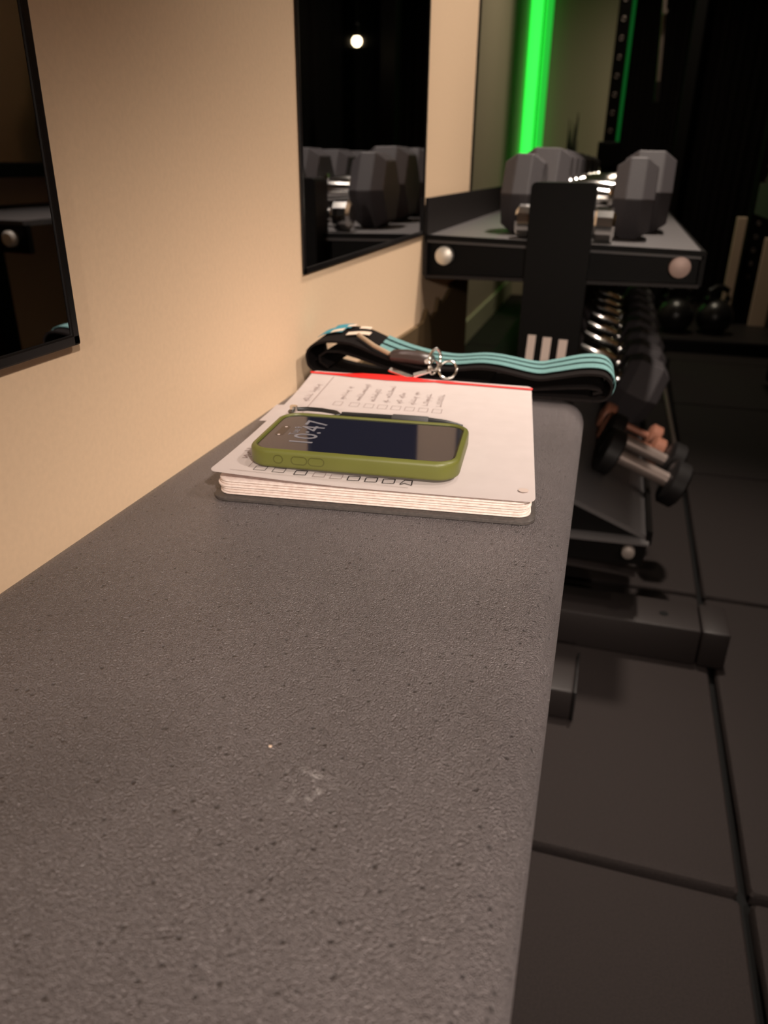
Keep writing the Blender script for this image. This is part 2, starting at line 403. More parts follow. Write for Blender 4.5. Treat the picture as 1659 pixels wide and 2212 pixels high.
for k in range(NB):
    hgt = .0090
    e = .004 + .004 * random.random(); du = .004 * math.sin(k * 1.7)
    u0, u1, v0, v1 = .012 + du, .990 + .002 * math.cos(k * 2.1), .006 + e - .001 * k, .99
    rr = []
    for zz, ee in ((z, .007), (z + hgt * .22, 0), (z + hgt * .78, 0), (z + hgt, .007)):
        rr.append(ring_nb(u0 + ee, u1 - ee, v0 + ee, v1 - ee, .045, zz))
    MB().loft(rr).build('page_bundle', MAT['pageedge'], nb, True)
    z += hgt + .0002
def page_z(u, v, lift=0.0):
    zb = -.9215 + .012 * math.exp(-((v - .35) / .3) ** 2) * (1 - .5 * u)
    zb += .014 * max(0, 1 - u * 2.2) * max(0, 1 - v * 2.0)            # the curl at the near left corner
    return zb + lift
def page_pt(u, v, lift=0.0):
    p = q2(u, v)
    k = max(0, 1 - u * 4) * (max(0, 1 - v * 3.5) ** 1.5)
    return W(p.x + .022 * math.sin(v * PI) * max(0, 1 - u * 4) - .012 * k, p.y + .012 * k, page_z(u, v, lift))
def page_rows(u0, u1, v0, v1, r, lift, dip=0):
    rows = []
    vs = [v0 + r * (1 - math.cos(a * PI / 2 / 5)) for a in range(6)]
    vs += [v0 + r + (v1 - v0 - 2 * r) * k / 26 for k in range(1, 26)]
    vs += [v1 - r * (1 - math.sin(a * PI / 2 / 5)) for a in range(6)]
    for v in vs:
        d = 0
        if v < v0 + r: d = r - math.sqrt(max(0, r * r - (r - (v - v0)) ** 2))
        if v > v1 - r: d = r - math.sqrt(max(0, r * r - (r - (v1 - v)) ** 2))
        rows.append([page_pt(u0 + d + (u1 - u0 - 2 * d) * k / 30, v, lift) for k in range(31)])
    return rows
grid_mesh('page', page_rows(.006, .985, .012, .985, .02, -.006), MAT['pinkpage'], nb, True, .0003)
grid_mesh('page', page_rows(.004, .99, .007, .985, .02, -.003), MAT['paper'], nb, True, .0003)
grid_mesh('page', page_rows(0, 1.0, 0, .992, .022, 0), MAT['paper'], nb, True, .0003)
# index tab on the left edge
tabp = [[page_pt(-.045 + .055 * a, .42 + .17 * k / 4, -.012 + .003 * a) for a in (0, 1)] for k in range(5)]
tab = grid_mesh('index_tab', tabp, MAT['paper'], nb, True, .0004)
# ink: checkbox columns and lines of handwriting running away from the near edge
def stroke(mb, pts, wdt):
    pts = [Vector(p) for p in pts]
    for A, B in zip(pts, pts[1:]):
        a, b_ = page_pt(A.x, A.y, .0022), page_pt(B.x, B.y, .0022)
        d = (b_ - a)
        if d.length < 1e-6: continue
        nrm = Vector((-d.y, d.x, 0)).normalized() * wdt / 2
        mb.add([a - nrm, b_ - nrm, b_ + nrm, a + nrm], [(0, 1, 2, 3)])
def scribble(mb, u, v0, v1, hgt, wdt, rnd):
    v = v0
    while v < v1:
        ln = rnd.uniform(.012, .02)
        k = rnd.randint(0, 4)
        c = []
        if k == 0: c = [(u - hgt, v), (u, v), (u - hgt * .2, v + ln * .8), (u, v + ln)]
        elif k == 1:
            c = [(u - hgt * .5 + hgt * .5 * math.cos(a), v + ln * .5 + ln * .4 * math.sin(a)) for a in [PI * .25 * q for q in range(9)]]
        elif k == 2: c = [(u, v), (u - hgt * .6, v + ln * .2), (u, v + ln * .5), (u - hgt * .6, v + ln * .8), (u, v + ln)]
        elif k == 3: c = [(u - hgt * 1.2, v + ln * .3), (u, v + ln * .4), (u - hgt * .4, v + ln * .9)]
        else: c = [(u - hgt * .6, v), (u, v + ln * .2), (u - hgt * .7, v + ln), (u + hgt * .5, v + ln * .6)]
        stroke(mb, c, wdt)
        v += ln * 1.25
        if rnd.random() < .16: v += .02
rnd = random.Random(3)
us = [.205, .275, .335, .39, .445, .50, .555, .61]
for i, u in enumerate([.145] + us):
    g = MB(); dark = i in (2, 5, 7, 8, 6)
    lw = .0007 if dark else .00045
    v0, v1, a = .035, .062, .018
    if i == 8: stroke(g, [(u - a, v0), (u - a * .3, v0 + .008), (u + a, v0), (u + a * .9, v1), (u - a * .4, v1), (u - a, v0 + .004)], lw)
    else: stroke(g, [(u - a, v0), (u + a, v0 + .003), (u + a, v1), (u - a, v1 - .003), (u - a, v0)], lw)
    scribble(g, u + .012, .085, .15, .02, lw * (1.5 if i in (0, 1, 5) else 1), rnd)
    g.build('handwriting', MAT['ink'] if i in (0, 1, 5) else (MAT['ink'] if dark else MAT['inkgrey']), nb)
for i, u in enumerate(us):
    g = MB(); a = .018
    stroke(g, [(u + .02 - a, .60), (u + .02 + a, .60), (u + .02 + a, .64), (u + .02 - a, .64), (u + .02 - a, .60)], .0004)
    scribble(g, u + .03, .67, .67 + rnd.uniform(.12, .24), .022, .0005, rnd)
    g.build('handwriting', MAT['inkgrey'], nb)
g = MB(); stroke(g, [(.105, .05), (.11, .5), (.115, .93)], .0005); stroke(g, [(.06, .02), (.62, .02)], .0003)
scribble(g, .075, .1, .3, .03, .0006, rnd); scribble(g, .085, .62, .84, .025, .0005, rnd)
g.build('handwriting', MAT['inkgrey'], nb)
g = MB(); g.add([page_pt(.965 + .016 * math.cos(k * PI / 8), .055 + .012 * math.sin(k * PI / 8), .0045) for k in range(16)], [tuple(range(16))])
g.build('printed_dot', MAT['print'], nb)
# red elastic across the far edge, twisted in the middle
prof = [(-.004, .009), (.1, .013), (.17, .026), (.24, .052), (.36, .062), (.47, .052), (.52, .03), (.575, .008), (.63, .022), (.68, .014), (.75, .011), (.88, .012), (1.003, .013)]
rows = []
for u, wd in prof:
    vc = .955 + (.006 if .2 < u < .5 else 0) - .02 * max(0, u - .55)
    rows.append([page_pt(u, vc - wd / 2, .006), page_pt(u, vc, .0085 + wd * .1), page_pt(u, vc + wd / 2, .006)])
el = grid_mesh('elastic', rows, MAT['red'], nb, True, .0006); el['label'] = 'red elastic'

# ------------------------------------------------------------------ phone
zp = page_z(.38, .25) + .004
pc = Vector((-.748, 2.347)); pth = .0875; PL, PW, PT, PR = .694, .415, .064, .074
phone = thing('smartphone', 'smartphone in an olive green case lying on the open notebook', 'phone', W(pc.x, pc.y, zp))
def P(x, y, z):
    return W(pc.x + x * math.cos(pth) - y * math.sin(pth), pc.y + x * math.sin(pth) + y * math.cos(pth), zp + z)
rg = []
for zz, ins in ((0, .014), (.003, .007), (.008, .002), (.014, 0), (PT - .014, 0), (PT - .008, .001), (PT - .003, .004), (PT, .010), (PT, .016), (PT - .004, .019), (PT - .010, .020)):
    rg.append([P(x, y, zz) for x, y in rrect(PL - 2 * ins, PW - 2 * ins, PR - ins * .8, 10)])
MB().loft(rg).build('case', MAT['olive'], phone, True)
ins = .0195
MB().loft([[P(x, y, zz) for x, y in rrect(PL - 2 * ins, PW - 2 * ins, PR - ins * .8, 10)] for zz in (PT - .012, PT - .0062)]).build('bezel', MAT['bezel'], phone, True)
ins = .025
MB().loft([[P(x, y, zz) for x, y in rrect(PL - 2 * ins, PW - 2 * ins, PR - ins * .8, 10)] for zz in (PT - .0066, PT - .0058)]).build('screen', MAT['glass'], phone)
zt = PT - .0054
MB().loft([[P(-PL / 2 + .060 + x, .005 + y, zz) for x, y in rrect(.030, .105, .0149, 8)] for zz in (PT - .0058, zt)]).build('camera_pill', MAT['pill'], phone)
for yy in (.045, -.04):
    MB().loft([[P(-PL / 2 + .060 + .005 * math.cos(a * PI / 6), yy + .005 * math.sin(a * PI / 6), zz) for a in range(12)] for zz in (zt, zt + .0003)]).build('camera_lens', MAT['dot'], phone)
def text_part(txt, size, cx, cy, name, stretch=1.0):
    cu_ = bpy.data.curves.new('t', 'FONT'); cu_.body = txt; cu_.align_x = 'CENTER'; cu_.align_y = 'CENTER'; cu_.size = 1.0
    cu_.resolution_u = 3
    to = bpy.data.objects.new('t', cu_); COL.objects.link(to)
    dg = bpy.context.evaluated_depsgraph_get(); me = bpy.data.meshes.new_from_object(to.evaluated_get(dg))
    bpy.data.objects.remove(to)
    g = MB()
    # text x runs across the phone (away from the viewer), text up points to the phone's top (left)
    g.add([P(cx - v.co.y * size * stretch, cy + v.co.x * size, zt + .0002) for v in me.vertices], [tuple(p.vertices) for p in me.polygons])
    return g.build(name, MAT['digits'], phone)
text_part('10:47', .118, -PL / 2 + .160, .005, 'clock_digits', 1.0)
text_part('Tue 9', .038, -PL / 2 + .106, .01, 'date_text')
# side buttons with their grooves on the long side facing the viewer
def side_pill(x, w_, name):
    yf = -PW / 2
    zc_ = .034; hh = .022
    for nm, grow, dep, mm in (('button_groove', .0035, .0016, MAT['olivedark']), (name, 0, .0030, MAT['olive'])):
        g = MB()
        g.loft([[P(x + a, yf - d_, zc_ + c) for a, c in rrect(w_ + 2 * grow, hh + 2 * grow, hh / 2 + grow - .0002, 6)] for d_ in (-.004, dep * .55)])
        g.build(nm, mm, phone, True)
side_pill(-.235, .026, 'action_button'); side_pill(-.165, .048, 'volume_button'); side_pill(-.108, .048, 'volume_button')
# ------------------------------------------------------------------ pen with carabiner clip, behind the phone
zpen = page_z(.4, .52)
pen = thing('pen', 'black pen with a carabiner clip lying behind the phone', 'pen', W(-.80, 2.65, zpen))
pa, pb = Vector((-.93, 2.650)), Vector((-.468, 2.694)); pd = (pb - pa).normalized(); pr_ = .022
def PN(t, s, z): 
    q = pa + pd * t + Vector((-pd.y, pd.x)) * s; return W(q.x, q.y, zpen + z)
PLN = (pb - pa).length
MB().tube([PN(t * PLN, 0, .026) for t in (0, .3, .42)], [.0042, .0044, .0044], 14).build('barrel', MAT['penblack'], pen, True)
MB().tube([PN(t * PLN, 0, .026) for t in (.42, .43, .71, .72)], [.0044, .0051, .0050, .0046], 14).build('grip', MAT['pengrip'], pen, True)
MB().tube([PN(t * PLN, 0, .026) for t in (.72, .86, .95, 1.0)], [.0044, .0034, .0018, .0006], 14).build('tip', MAT['penblack'], pen, True)
cl = [(-.005, .0), (-.03, .034), (-.09, .052), (-.15, .056), (-.195, .042), (-.208, .004), (-.19, -.03), (-.10, -.034), (-.03, -.026)]
MB().tube([PN(t, s, .032) for t, s in cl], .0017, 10, True).build('carabiner', MAT['penblack'], pen, True)
MB().lathe([(-.002, .003), (.002, .003)], 12, 'Z', PN(-.195, .012, .045)).build('rivet', MAT['steel'], pen, True)

# ------------------------------------------------------------------ resistance band
band = thing('resistance_band', 'black fabric resistance band with teal stripes folded behind the notebook', 'band', W(-.7, 3.6, -1))
Y0, Y1 = 3.475, 3.80
top = [(-1.405, -.885), (-1.40, -.845), (-1.365, -.808), (-1.29, -.787), (-1.20, -.786), (-1.14, -.797), (-1.05, -.828), (-.975, -.850), (-.90, -.866),
       (-.80, -.878), (-.68, -.878), (-.55, -.859), (-.47, -.860), (-.41, -.868), (-.28, -.888), (-.2, -.876), (-.08, -.850), (-.0, -.846), (.04, -.862), (.064, -.900)]
bot = [(.055, -.945), (.02, -.972), (-.06, -.978), (-.2, -.980), (-.5, -.985), (-.8, -.986), (-1.1, -.984), (-1.3, -.96), (-1.385, -.93)]
def spline(pts, n=6):
    out = []; m_ = len(pts)
    for i in range(m_):
        p0, p1, p2, p3 = (Vector(pts[(i + d) % m_]) for d in (-1, 0, 1, 2))
        for k in range(n):
            t = k / n
            out.append(.5 * ((2 * p1) + (p2 - p0) * t + (2 * p0 - 5 * p1 + 4 * p2 - p3) * t * t + (3 * p1 - p0 - 3 * p2 + p3) * t ** 3))
    return out
loop = spline(top + bot, 5)
NT = len(top) * 5
def band_pt(i, v, out=0.0):
    p = loop[i % len(loop)]; d = (loop[(i + 1) % len(loop)] - loop[i - 1]).normalized()
    nrm = Vector((-d.y, d.x))
    q = p + nrm * out
    zoff = .012 * math.sin(p.x * 5 + 1) * v * (1 if i < NT else 0)
    return W(q.x - .02 * v, Y0 + (Y1 - Y0) * v, q.y + zoff)
def band_strip(name, i0, i1, v0, v1, out, m_, thick, nv=4, closed=False):
    rows = [[band_pt(i, v0 + (v1 - v0) * k / nv, out) for k in range(nv + 1)] for i in range(i0, i1 + 1)]
    return grid_mesh(name, rows, m_, band, True, thick)
band_strip('strap', 0, len(loop), 0, 1, 0, MAT['bandblack'], .0022, 8)
def fold(xs):
    rows = [[W(x, Y0 + .03 + (Y1 - Y0 - .03) * k / 4, z) for k in range(5)] for x, z in xs]
    grid_mesh('inner_fold', rows, MAT['bandblack'], band, True, .0022)
fold([(-1.30, -.93), (-1.345, -.905), (-1.35, -.870), (-1.31, -.842), (-1.24, -.838), (-1.15, -.858), (-1.02, -.892), (-.88, -.918), (-.7, -.935), (-.5, -.94)])
fold([(-.5, -.95), (-.3, -.945), (-.15, -.925), (-.05, -.915), (.005, -.92), (.02, -.938), (-.02, -.952)])
for a, c in ((.20, .42), (.52, .70), (.80, .97)):
    band_strip('teal_stripe', int(NT * .30), NT + 3, a, c, .0125, MAT['teal'], .0006)
def band_xy(x, v):   # nearest top index for x
    return min(range(5, NT - 10), key=lambda i: abs(loop[i].x - x))
def patch(name, poly, m_):
    g = MB(); pts = []
    for x, v in poly:
        i = band_xy(x, v); pts.append(band_pt(i, v, .0135))
    c = sum(pts, Vector()) / len(pts)
    n_ = len(pts)
    vs = [g.bm.verts.new(p) for p in pts] + [g.bm.verts.new(c + Vector((0, 0, .0008)))]
    for k in range(n_): g.bm.faces.new((vs[k], vs[(k + 1) % n_], vs[n_]))
    return g.build(name, m_, band, True)
def pstrip(name, x0, x1, v0, v1, m_, o=.0125, slant=0):
    i0, i1 = band_xy(x0, 0), band_xy(x1, 0)
    rows = [[band_pt(i, v0 + (v1 - v0) * k / 3 + slant * (i - i0) / max(1, i1 - i0), o) for k in range(4)] for i in range(i0, i1 + 1)]
    return grid_mesh(name, rows, m_, band, True, .0004)
pstrip('teal_patch', -1.375, -1.25, .42, .80, MAT['tealdeep']); pstrip('teal_patch', -1.33, -1.235, .72, .98, MAT['tealdeep'])
pstrip('cream_stroke', -1.31, -1.245, .36, .52, MAT['cream'], .016, .12)
pstrip('cream_stroke', -1.225, -1.12, .22, .40, MAT['cream'], .016, .30)
pstrip('cream_stroke', -1.26, -1.21, .74, .86, MAT['cream'], .016, .08)
pstrip('cream_stroke', -1.19, -1.14, .70, .84, MAT['cream'], .016, .12)

# ------------------------------------------------------------------ keys
keys = thing('key_ring', 'steel split rings with a dark key fob lying on the teal-striped band', 'keys', W(-.8, 3.5, -.87))
fx = [(-.985, -.838, .010), (-.965, -.838, .026), (-.9, -.838, .031), (-.83, -.841, .031), (-.785, -.843, .027), (-.765, -.844, .014)]
rings = []
for x, z, r in fx:
    rings.append([W(x, 3.50 + .055 * math.cos(a) * min(1, r * 40), z + r * math.sin(a)) for a in [2 * PI * k / 14 for k in range(14)]])
MB().loft(rings).build('fob', MAT['fob'], keys, True)
MB().lathe([(-.002, .0022), (.002, .0022)], 10, 'Y', W(-.785, 3.445, -.840)).build('stud', MAT['steel'], keys, True)
def ring3(c, ax, ay, r, rw, name, m_):
    MB().tube([Vector(c) + (Vector(ax) * math.cos(2 * PI * k / 28) + Vector(ay) * math.sin(2 * PI * k / 28)) * r for k in range(28)], rw, 8, True).build(name, m_, keys, True)
ring3(W(-.752, 3.47, -.836), (.45, .3, .0), (0, .25, .97), .0098, .0014, 'split_ring', MAT['steel'])
ring3(W(-.755, 3.455, -.870), (.6, .5, 0), (0, .3, .95), .0062, .0011, 'split_ring', MAT['steel'])
ring3(W(-.685, 3.45, -.875), (.95, .1, 0), (0, .55, .83), .0085, .0012, 'split_ring', MAT['steel'])
MB().tube([W(-1.16, 3.56, -.765), W(-1.06, 3.50, -.800), W(-.975, 3.49, -.832)], .0022, 8).build('cord', MAT['tan'], keys, True)
for (a, c) in (((-.965, 3.44, -.892), (-.845, 3.40, -.912)), ((-.84, 3.41, -.905), (-.765, 3.44, -.880))):
    p, q = W(*a), W(*c); d = (q - p).normalized(); s_ = d.cross(Vector((0, -.5, .85))).normalized() * .0022; t_ = Vector((0, 0, .0006))
    MB().loft([[p - s_ - t_, p + s_ - t_, p + s_ + t_, p - s_ + t_], [q - s_ - t_, q + s_ - t_, q + s_ + t_, q - s_ + t_]]).build('key', MAT['steel'], keys)

# ------------------------------------------------------------------ dumbbells (origin under the middle, axis along X, metres)
def hexhead(x0, x1, D):
    s = D / math.sqrt(3); out = []
    L_ = x1 - x0; c = .16 * D
    def hexr(k, x): 
        return [Vector((x, s * k * math.cos(PI / 3 * q), D / 2 + s * k * math.sin(PI / 3 * q))) for q in range(6)]
    rings = [hexr(.78, x0), hexr(1, x0 + c), hexr(1, x1 - c), hexr(.78, x1)]
    mb = MB().loft(rings); bmesh.ops.bevel(mb.bm, geom=[e for e in mb.bm.edges], offset=D * .012, segments=1, affect='EDGES')
    return mb
def hex_dumbbell(D, hl, gap, label, grp, handle='chrome', headmat='hex'):
    t = empty('hex_dumbbell'); tag(t, label, 'dumbbell', grp)
    D, hl, gap = D * H, hl * H, gap * H
    for sgn in (-1, 1):
        a, b_ = sgn * gap / 2, sgn * (gap / 2 + hl)
        hexhead(min(a, b_), max(a, b_), D).build('head', MAT[headmat], t, False, False)
    g = gap / 2 + .004; r = .0165
    MB().lathe([(-g, r * 1.25), (-g * .86, r * 1.2), (-g * .8, r * .82), (-g * .4, r * .98), (0, r * 1.05), (g * .4, r * .98), (g * .8, r * .82), (g * .86, r * 1.2), (g, r * 1.25)], 20, 'X', (0, 0, D / 2)).build('handle', MAT[handle], t, True, False)
    return t
def round_dumbbell(R, hl, gap, rb, label, grp, hm, bm_):
    t = empty('round_dumbbell'); tag(t, label, 'dumbbell', grp)
    R, hl, gap, rb = R * H, hl * H, gap * H, rb * H
    for sgn in (-1, 1):
        a = gap / 2
        MB().lathe([(sgn * a, R * .86), (sgn * (a + hl * .12), R), (sgn * (a + hl * .85), R), (sgn * (a + hl), R * .84), (sgn * (a + hl), R * .45), (sgn * (a + hl * .93), R * .42)], 28, 'X', (0, 0, R)).build('head', MAT[hm], t, True, False)
    MB().lathe([(-gap / 2 - .003, rb), (gap / 2 + .003, rb)], 18, 'X', (0, 0, R)).build('handle', MAT[bm_], t, True, False)
    return t

# ------------------------------------------------------------------ dumbbell rack against the left wall
def upz(x): return -.529 - .022 * (x + .41) / 1.03
TILT = math.atan(.404)
def loz(x): return -2.85 - .404 * (x - .58)
def prism_y(name, prof, y0, y1, m_, parent, bev=0):
    g = MB().loft([[W(x, y0, z) for x, z in prof], [W(x, y1, z) for x, z in prof]])
    if bev: bmesh.ops.bevel(g.bm, geom=list(g.bm.edges), offset=bev, segments=2, affect='EDGES', clamp_overlap=True)
    return g.build(name, m_, parent)
YR0, YR1 = 6.09, 17.0
rack = thing('dumbbell_rack', 'black two-tier dumbbell rack with a grey top tray beyond the bench', 'rack', W(-.41, 11, -3.87))
prism_y('upper_tray', [(-1.43, upz(-1.43)), (.60, upz(.60)), (.60, upz(.6) - .05), (-1.43, upz(-1.43) - .05)], YR0, YR1, MAT['tray'], rack)
prism_y('back_lip', [(-1.445, -.24), (-1.42, -.24), (-1.42, -.80), (-1.445, -.80)], YR0, YR1, MAT['lip'], rack)
prism_y('front_rail', [(.585, upz(.6) + .005), (.618, upz(.6) - .005), (.618, -.79), (.585, -.79)], YR0, YR1, MAT['black'], rack)
prism_y('end_plate', [(-1.43, upz(-1.43) - .05), (.60, upz(.6) - .05), (.60, -.775), (-1.43, -.80)], YR0 + .07, YR0 + .12, MAT['black'], rack)
prism_y('end_flange', [(-1.43, -.80), (.60, -.775), (.60, -.80), (-1.43, -.825)], YR0 - .01, YR0 + .35, MAT['lip'], rack)
prism_y('end_flange', [(-1.44, upz(-1.43) + .006), (.61, upz(.6) + .006), (.61, upz(.6) - .03), (-1.44, upz(-1.43) - .03)], YR0 - .01, YR0 + .02, MAT['black'], rack)
MAT['boltdull'] = mat('dull_bolt', (.2, .17, .15), .5, .3); MAT['boltwarm'] = mat('warm_bolt', (.46, .33, .29), .5, .2)
def bolt(x, y, z, r, mm='bolt'):
    MB().lathe([(-.016, r * .55 * H), (-.014, r * .93 * H), (-.009, r * H), (0, r * H), (.012, r * .6 * H)], 24, 'Y', W(x, y, z)).build('bolt', MAT[mm], rack, True)
bolt(-1.285, YR0 + .06, -.652, .072); bolt(.452, YR0 + .06, -.662, .078, 'boltwarm')
def upright(y0, y1):
    prof = []
    x0, x1, zt_, r = -.637, -.186, -.112, .035
    g = MB()
    pts = [(x0, -3.6), (x1, -3.6)]
    for k in range(7): a = PI / 2 * k / 6; pts.append((x1 - r + r * math.cos(a), zt_ - r + r * math.sin(a)))
    for k in range(7): a = PI / 2 + PI / 2 * k / 6; pts.append((x0 + r + r * math.cos(a), zt_ - r + r * math.sin(a)))
    g.loft([[W(x, y0, z) for x, z in pts], [W(x, y1, z) for x, z in pts]])
    bmesh.ops.bevel(g.bm, geom=[e for e in g.bm.edges], offset=.0018, segments=2, affect='EDGES', clamp_overlap=True)
    return g.build('upright', MAT['black'], rack, True)
upright(5.90, 6.18)
for k, (a, c) in enumerate(((-.565, -.505), (-.452, -.388), (-.333, -.268))):
    prism_y('logo_bar', [(a, -1.175 - .01 * k), (c, -1.175 - .01 * k), (c - .015, -1.55), (a - .015, -1.55)], 5.893, 5.903, MAT['logo'], rack)['label'] = 'pale vertical logo bar'
upright(16.4, 16.7)
def rack_foot(y0, y1):
    wbox('foot_tube', (-1.40, y0, -3.87), (1.085, y1, -3.525), MAT['lip'], .004, rack, True)
    wbox('end_cap', (1.09, y0 - .006, -3.87), (1.316, y1 + .006, -3.52), MAT['lip'], .005, rack, True)
rack_foot(5.90, 6.36); rack_foot(16.3, 16.8)
MB().lathe([(-.001, .0075), (.0008, .0075)], 20, 'Z', W(.79, 6.10, -3.525)).build('screw_hole', MAT['joint'], rack, True)
# lower, tilted tier
prism_y('lower_tray', [(-1.30, loz(-1.30)), (.58, loz(.58)), (.58, loz(.58) - .045), (-1.30, loz(-1.30) - .045)], 6.16, YR1, MAT['tray'], rack)
prism_y('lower_lip', [(.545, loz(.58) + .075), (.592, loz(.58) + .06), (.592, loz(.58) - .06), (.545, loz(.58) - .05)], 6.13, YR1, MAT['black'], rack)
prism_y('lower_end_plate', [(-1.2, loz(-1.2) - .045), (.555, loz(.555) - .05), (.555, -2.90), (-1.2, -2.96)], 6.2, 6.24, MAT['black'], rack)
prism_y('bracket_top', [(-.4, -2.895), (.568, -2.868), (.568, -2.888), (-.4, -2.915)], 6.06, 6.26, MAT['tray'], rack)
prism_y('bracket_face', [(-.4, -2.91), (.56, -2.885), (.55, -3.10), (-.4, -3.12)], 6.12, 6.16, MAT['black'], rack)
prism_y('bracket_flange', [(-.4, -3.12), (.5, -3.17), (.5, -3.195), (-.4, -3.145)], 6.06, 6.16, MAT['lip'], rack)
bolt(.415, 6.11, -2.968, .056, 'boltdull')
prism_y('bracket_face', [(-.4, -2.91), (.56, -2.885), (.55, -3.10), (-.4, -3.12)], 16.6, 16.7, MAT['black'], rack)

# ------------------------------------------------------------------ dumbbells on the racks
def put(o, x, y, z, tilt=0.0):
    o.location = W(x, y, z); o.rotation_euler = (0, tilt, 0); return o
GU = 'hex dumbbells on the upper tray'; GL = 'hex dumbbells on the lower tray'
A = hex_dumbbell(.60, .315, .56, 'grey hex dumbbell nearest on the top tray, just behind the upright', GU)
put(A, -.37, 6.93, upz(-.335) + .002, .0214)
B0 = hex_dumbbell(.66, .43, .46, 'second grey hex dumbbell on the top tray, larger than the first', GU)
put(B0, -.27, 7.80, upz(-.335) + .002, .0214)
ords = ['third', 'fourth', 'fifth', 'sixth', 'seventh', 'eighth', 'ninth', 'tenth']
for k in range(8):
    c = copy_tree(B0); c['label'] = ords[k] + ' grey hex dumbbell along the top tray from the upright'
    put(c, -.27 + .02 * math.sin(k * 3), 8.66 + .86 * k, upz(-.335) + .002, .0214)
sm = empty('chrome_dumbbell'); tag(sm, 'small chrome dumbbell on the top tray right behind the upright', 'dumbbell')
for sgn in (-1, 1):
    MB().lathe([(sgn * .042, .019), (sgn * .047, .024), (sgn * .070, .024), (sgn * .0745, .017)], 12, 'X', (0, 0, .0245)).build('head', MAT['chrome'], sm, False, False)
MB().lathe([(-.043, .012), (0, .0135), (.043, .012)], 16, 'X', (0, 0, .0245)).build('handle', MAT['chrome'], sm, True, False)
put(sm, -.412, 6.36, upz(-.41) + .003, .0214)
# lower tier: two copper, two black round ones, then hex
off = lambda x: loz(x) + .004
GR = 'round dumbbells on the lower tray'
spots = [('grey round dumbbell', 7.08, .22, .16, .50, .07, 'darkhex', 'greybar', .40, 'black round-headed dumbbell with a grey bar, nearest on the lower tray'),
         ('x', 7.62, .22, .15, .50, .065, 'darkhex', 'greybar', .405, 'second black round-headed dumbbell with a grey bar on the lower tray'),
         ('x', 8.02, .15, .13, .42, .036, 'copper', 'copper', .345, 'copper-coloured round dumbbell next to the black pair on the lower tray'),
         ('x', 8.42, .15, .13, .42, .036, 'copper', 'copper', .325, 'farther of the two copper-coloured round dumbbells on the lower tray')]
for nm, y, R, hl, gap, rb, hm, bmn, x, lab in spots:
    o = round_dumbbell(R, hl, gap, rb, lab, GR, hm, bmn); put(o, x, y, off(x), TILT)
D0 = hex_dumbbell(.72, .50, .58, 'grey hex dumbbell on the lower tray right behind the copper ones', GL)
put(D0, -.2, 9.35, off(-.2), TILT)
for k in range(7):
    c = copy_tree(D0); c['label'] = ['second', 'third', 'fourth', 'fifth', 'sixth', 'seventh', 'eighth', 'ninth'][k] + ' grey hex dumbbell on the lower tray behind the copper ones'
    put(c, -.2 + .015 * math.sin(k * 2.2), 10.22 + .85 * k, off(-.2), TILT)

# ------------------------------------------------------------------ things beyond and beside
# dark sheet added in place of the shade on the wall past the bench
pn = thing('shade_sheet', 'dark brown notched sheet standing in for the shade on the wall under the rack', 'shade sheet', W(-1.43, 6, -3.87))
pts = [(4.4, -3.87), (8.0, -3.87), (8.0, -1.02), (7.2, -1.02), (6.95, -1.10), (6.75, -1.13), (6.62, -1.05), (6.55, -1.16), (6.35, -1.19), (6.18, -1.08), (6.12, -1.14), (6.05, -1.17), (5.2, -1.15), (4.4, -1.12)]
MB().loft([[W(-1.452, y, z) for y, z in pts], [W(-1.42, y, z) for y, z in pts]]).build('board', MAT['brown'], pn)  # sheet in place of the shade on the wall
# slim grey bar in place of light catching the tile joint edge
fb = thing('lit_joint_bar', 'slim grey bar standing in for the lit edge of the floor tile joint', 'bar', W(1.2, 13, -3.87))
MB().tube([W(1.225, 9.9, -3.83), W(1.19, 15.9, -3.83)], .0075, 12).build('rod', MAT['greybar'], fb, True)
MB().lathe([(-.006, .0095), (.006, .0095)], 14, 'Y', W(1.19, 15.92, -3.823)).build('lit_joint_tip', MAT['steel'], fb, True)
# low platform with kettlebells
pl = thing('platform', 'low black platform on the far floor carrying the kettlebells', 'platform', W(2.3, 20.5, -3.87))
wbox('deck', (1.15, 18.6, -3.64), (4.4, 20.95, -3.55), MAT['lip'], .005, pl)
wbox('skirt', (1.2, 18.66, -3.87), (4.35, 20.9, -3.64), MAT['black'], 0, pl)
def kettlebell(r, label, grp):
    t = empty('kettlebell'); tag(t, label, 'kettlebell', grp)
    prof = [(0, r * .62)] + [(r * .9 - r * math.cos(a), r * math.sin(a)) for a in [math.radians(x) for x in range(44, 176, 11)]]
    MB().lathe(prof, 28, 'Z', (0, 0, 0)).build('ball', MAT['kettle'], t, True, False)
    hp = [(-r * .52, r * 1.5), (-r * .66, r * 1.95), (-r * .55, r * 2.35), (-r * .2, r * 2.52), (r * .2, r * 2.52), (r * .55, r * 2.35), (r * .66, r * 1.95), (r * .52, r * 1.5)]
    MB().tube([Vector((x, 0, z_)) for x, z_ in hp], r * .17, 12).build('handle', MAT['kettle'], t, True, False)
    return t
GK = 'kettlebells on the low platform'
k1 = kettlebell(.41 * H, 'black kettlebell at the left end of the low platform', GK); put(k1, 1.52, 19.4, -3.55)
for x, y, lab in ((2.38, 19.5, 'black kettlebell in the middle of the low platform'), (3.95, 19.6, 'black kettlebell at the right end of the low platform')):
    c = copy_tree(k1); c['label'] = lab; put(c, x, y, -3.55); c.rotation_euler = (0, 0, .5)
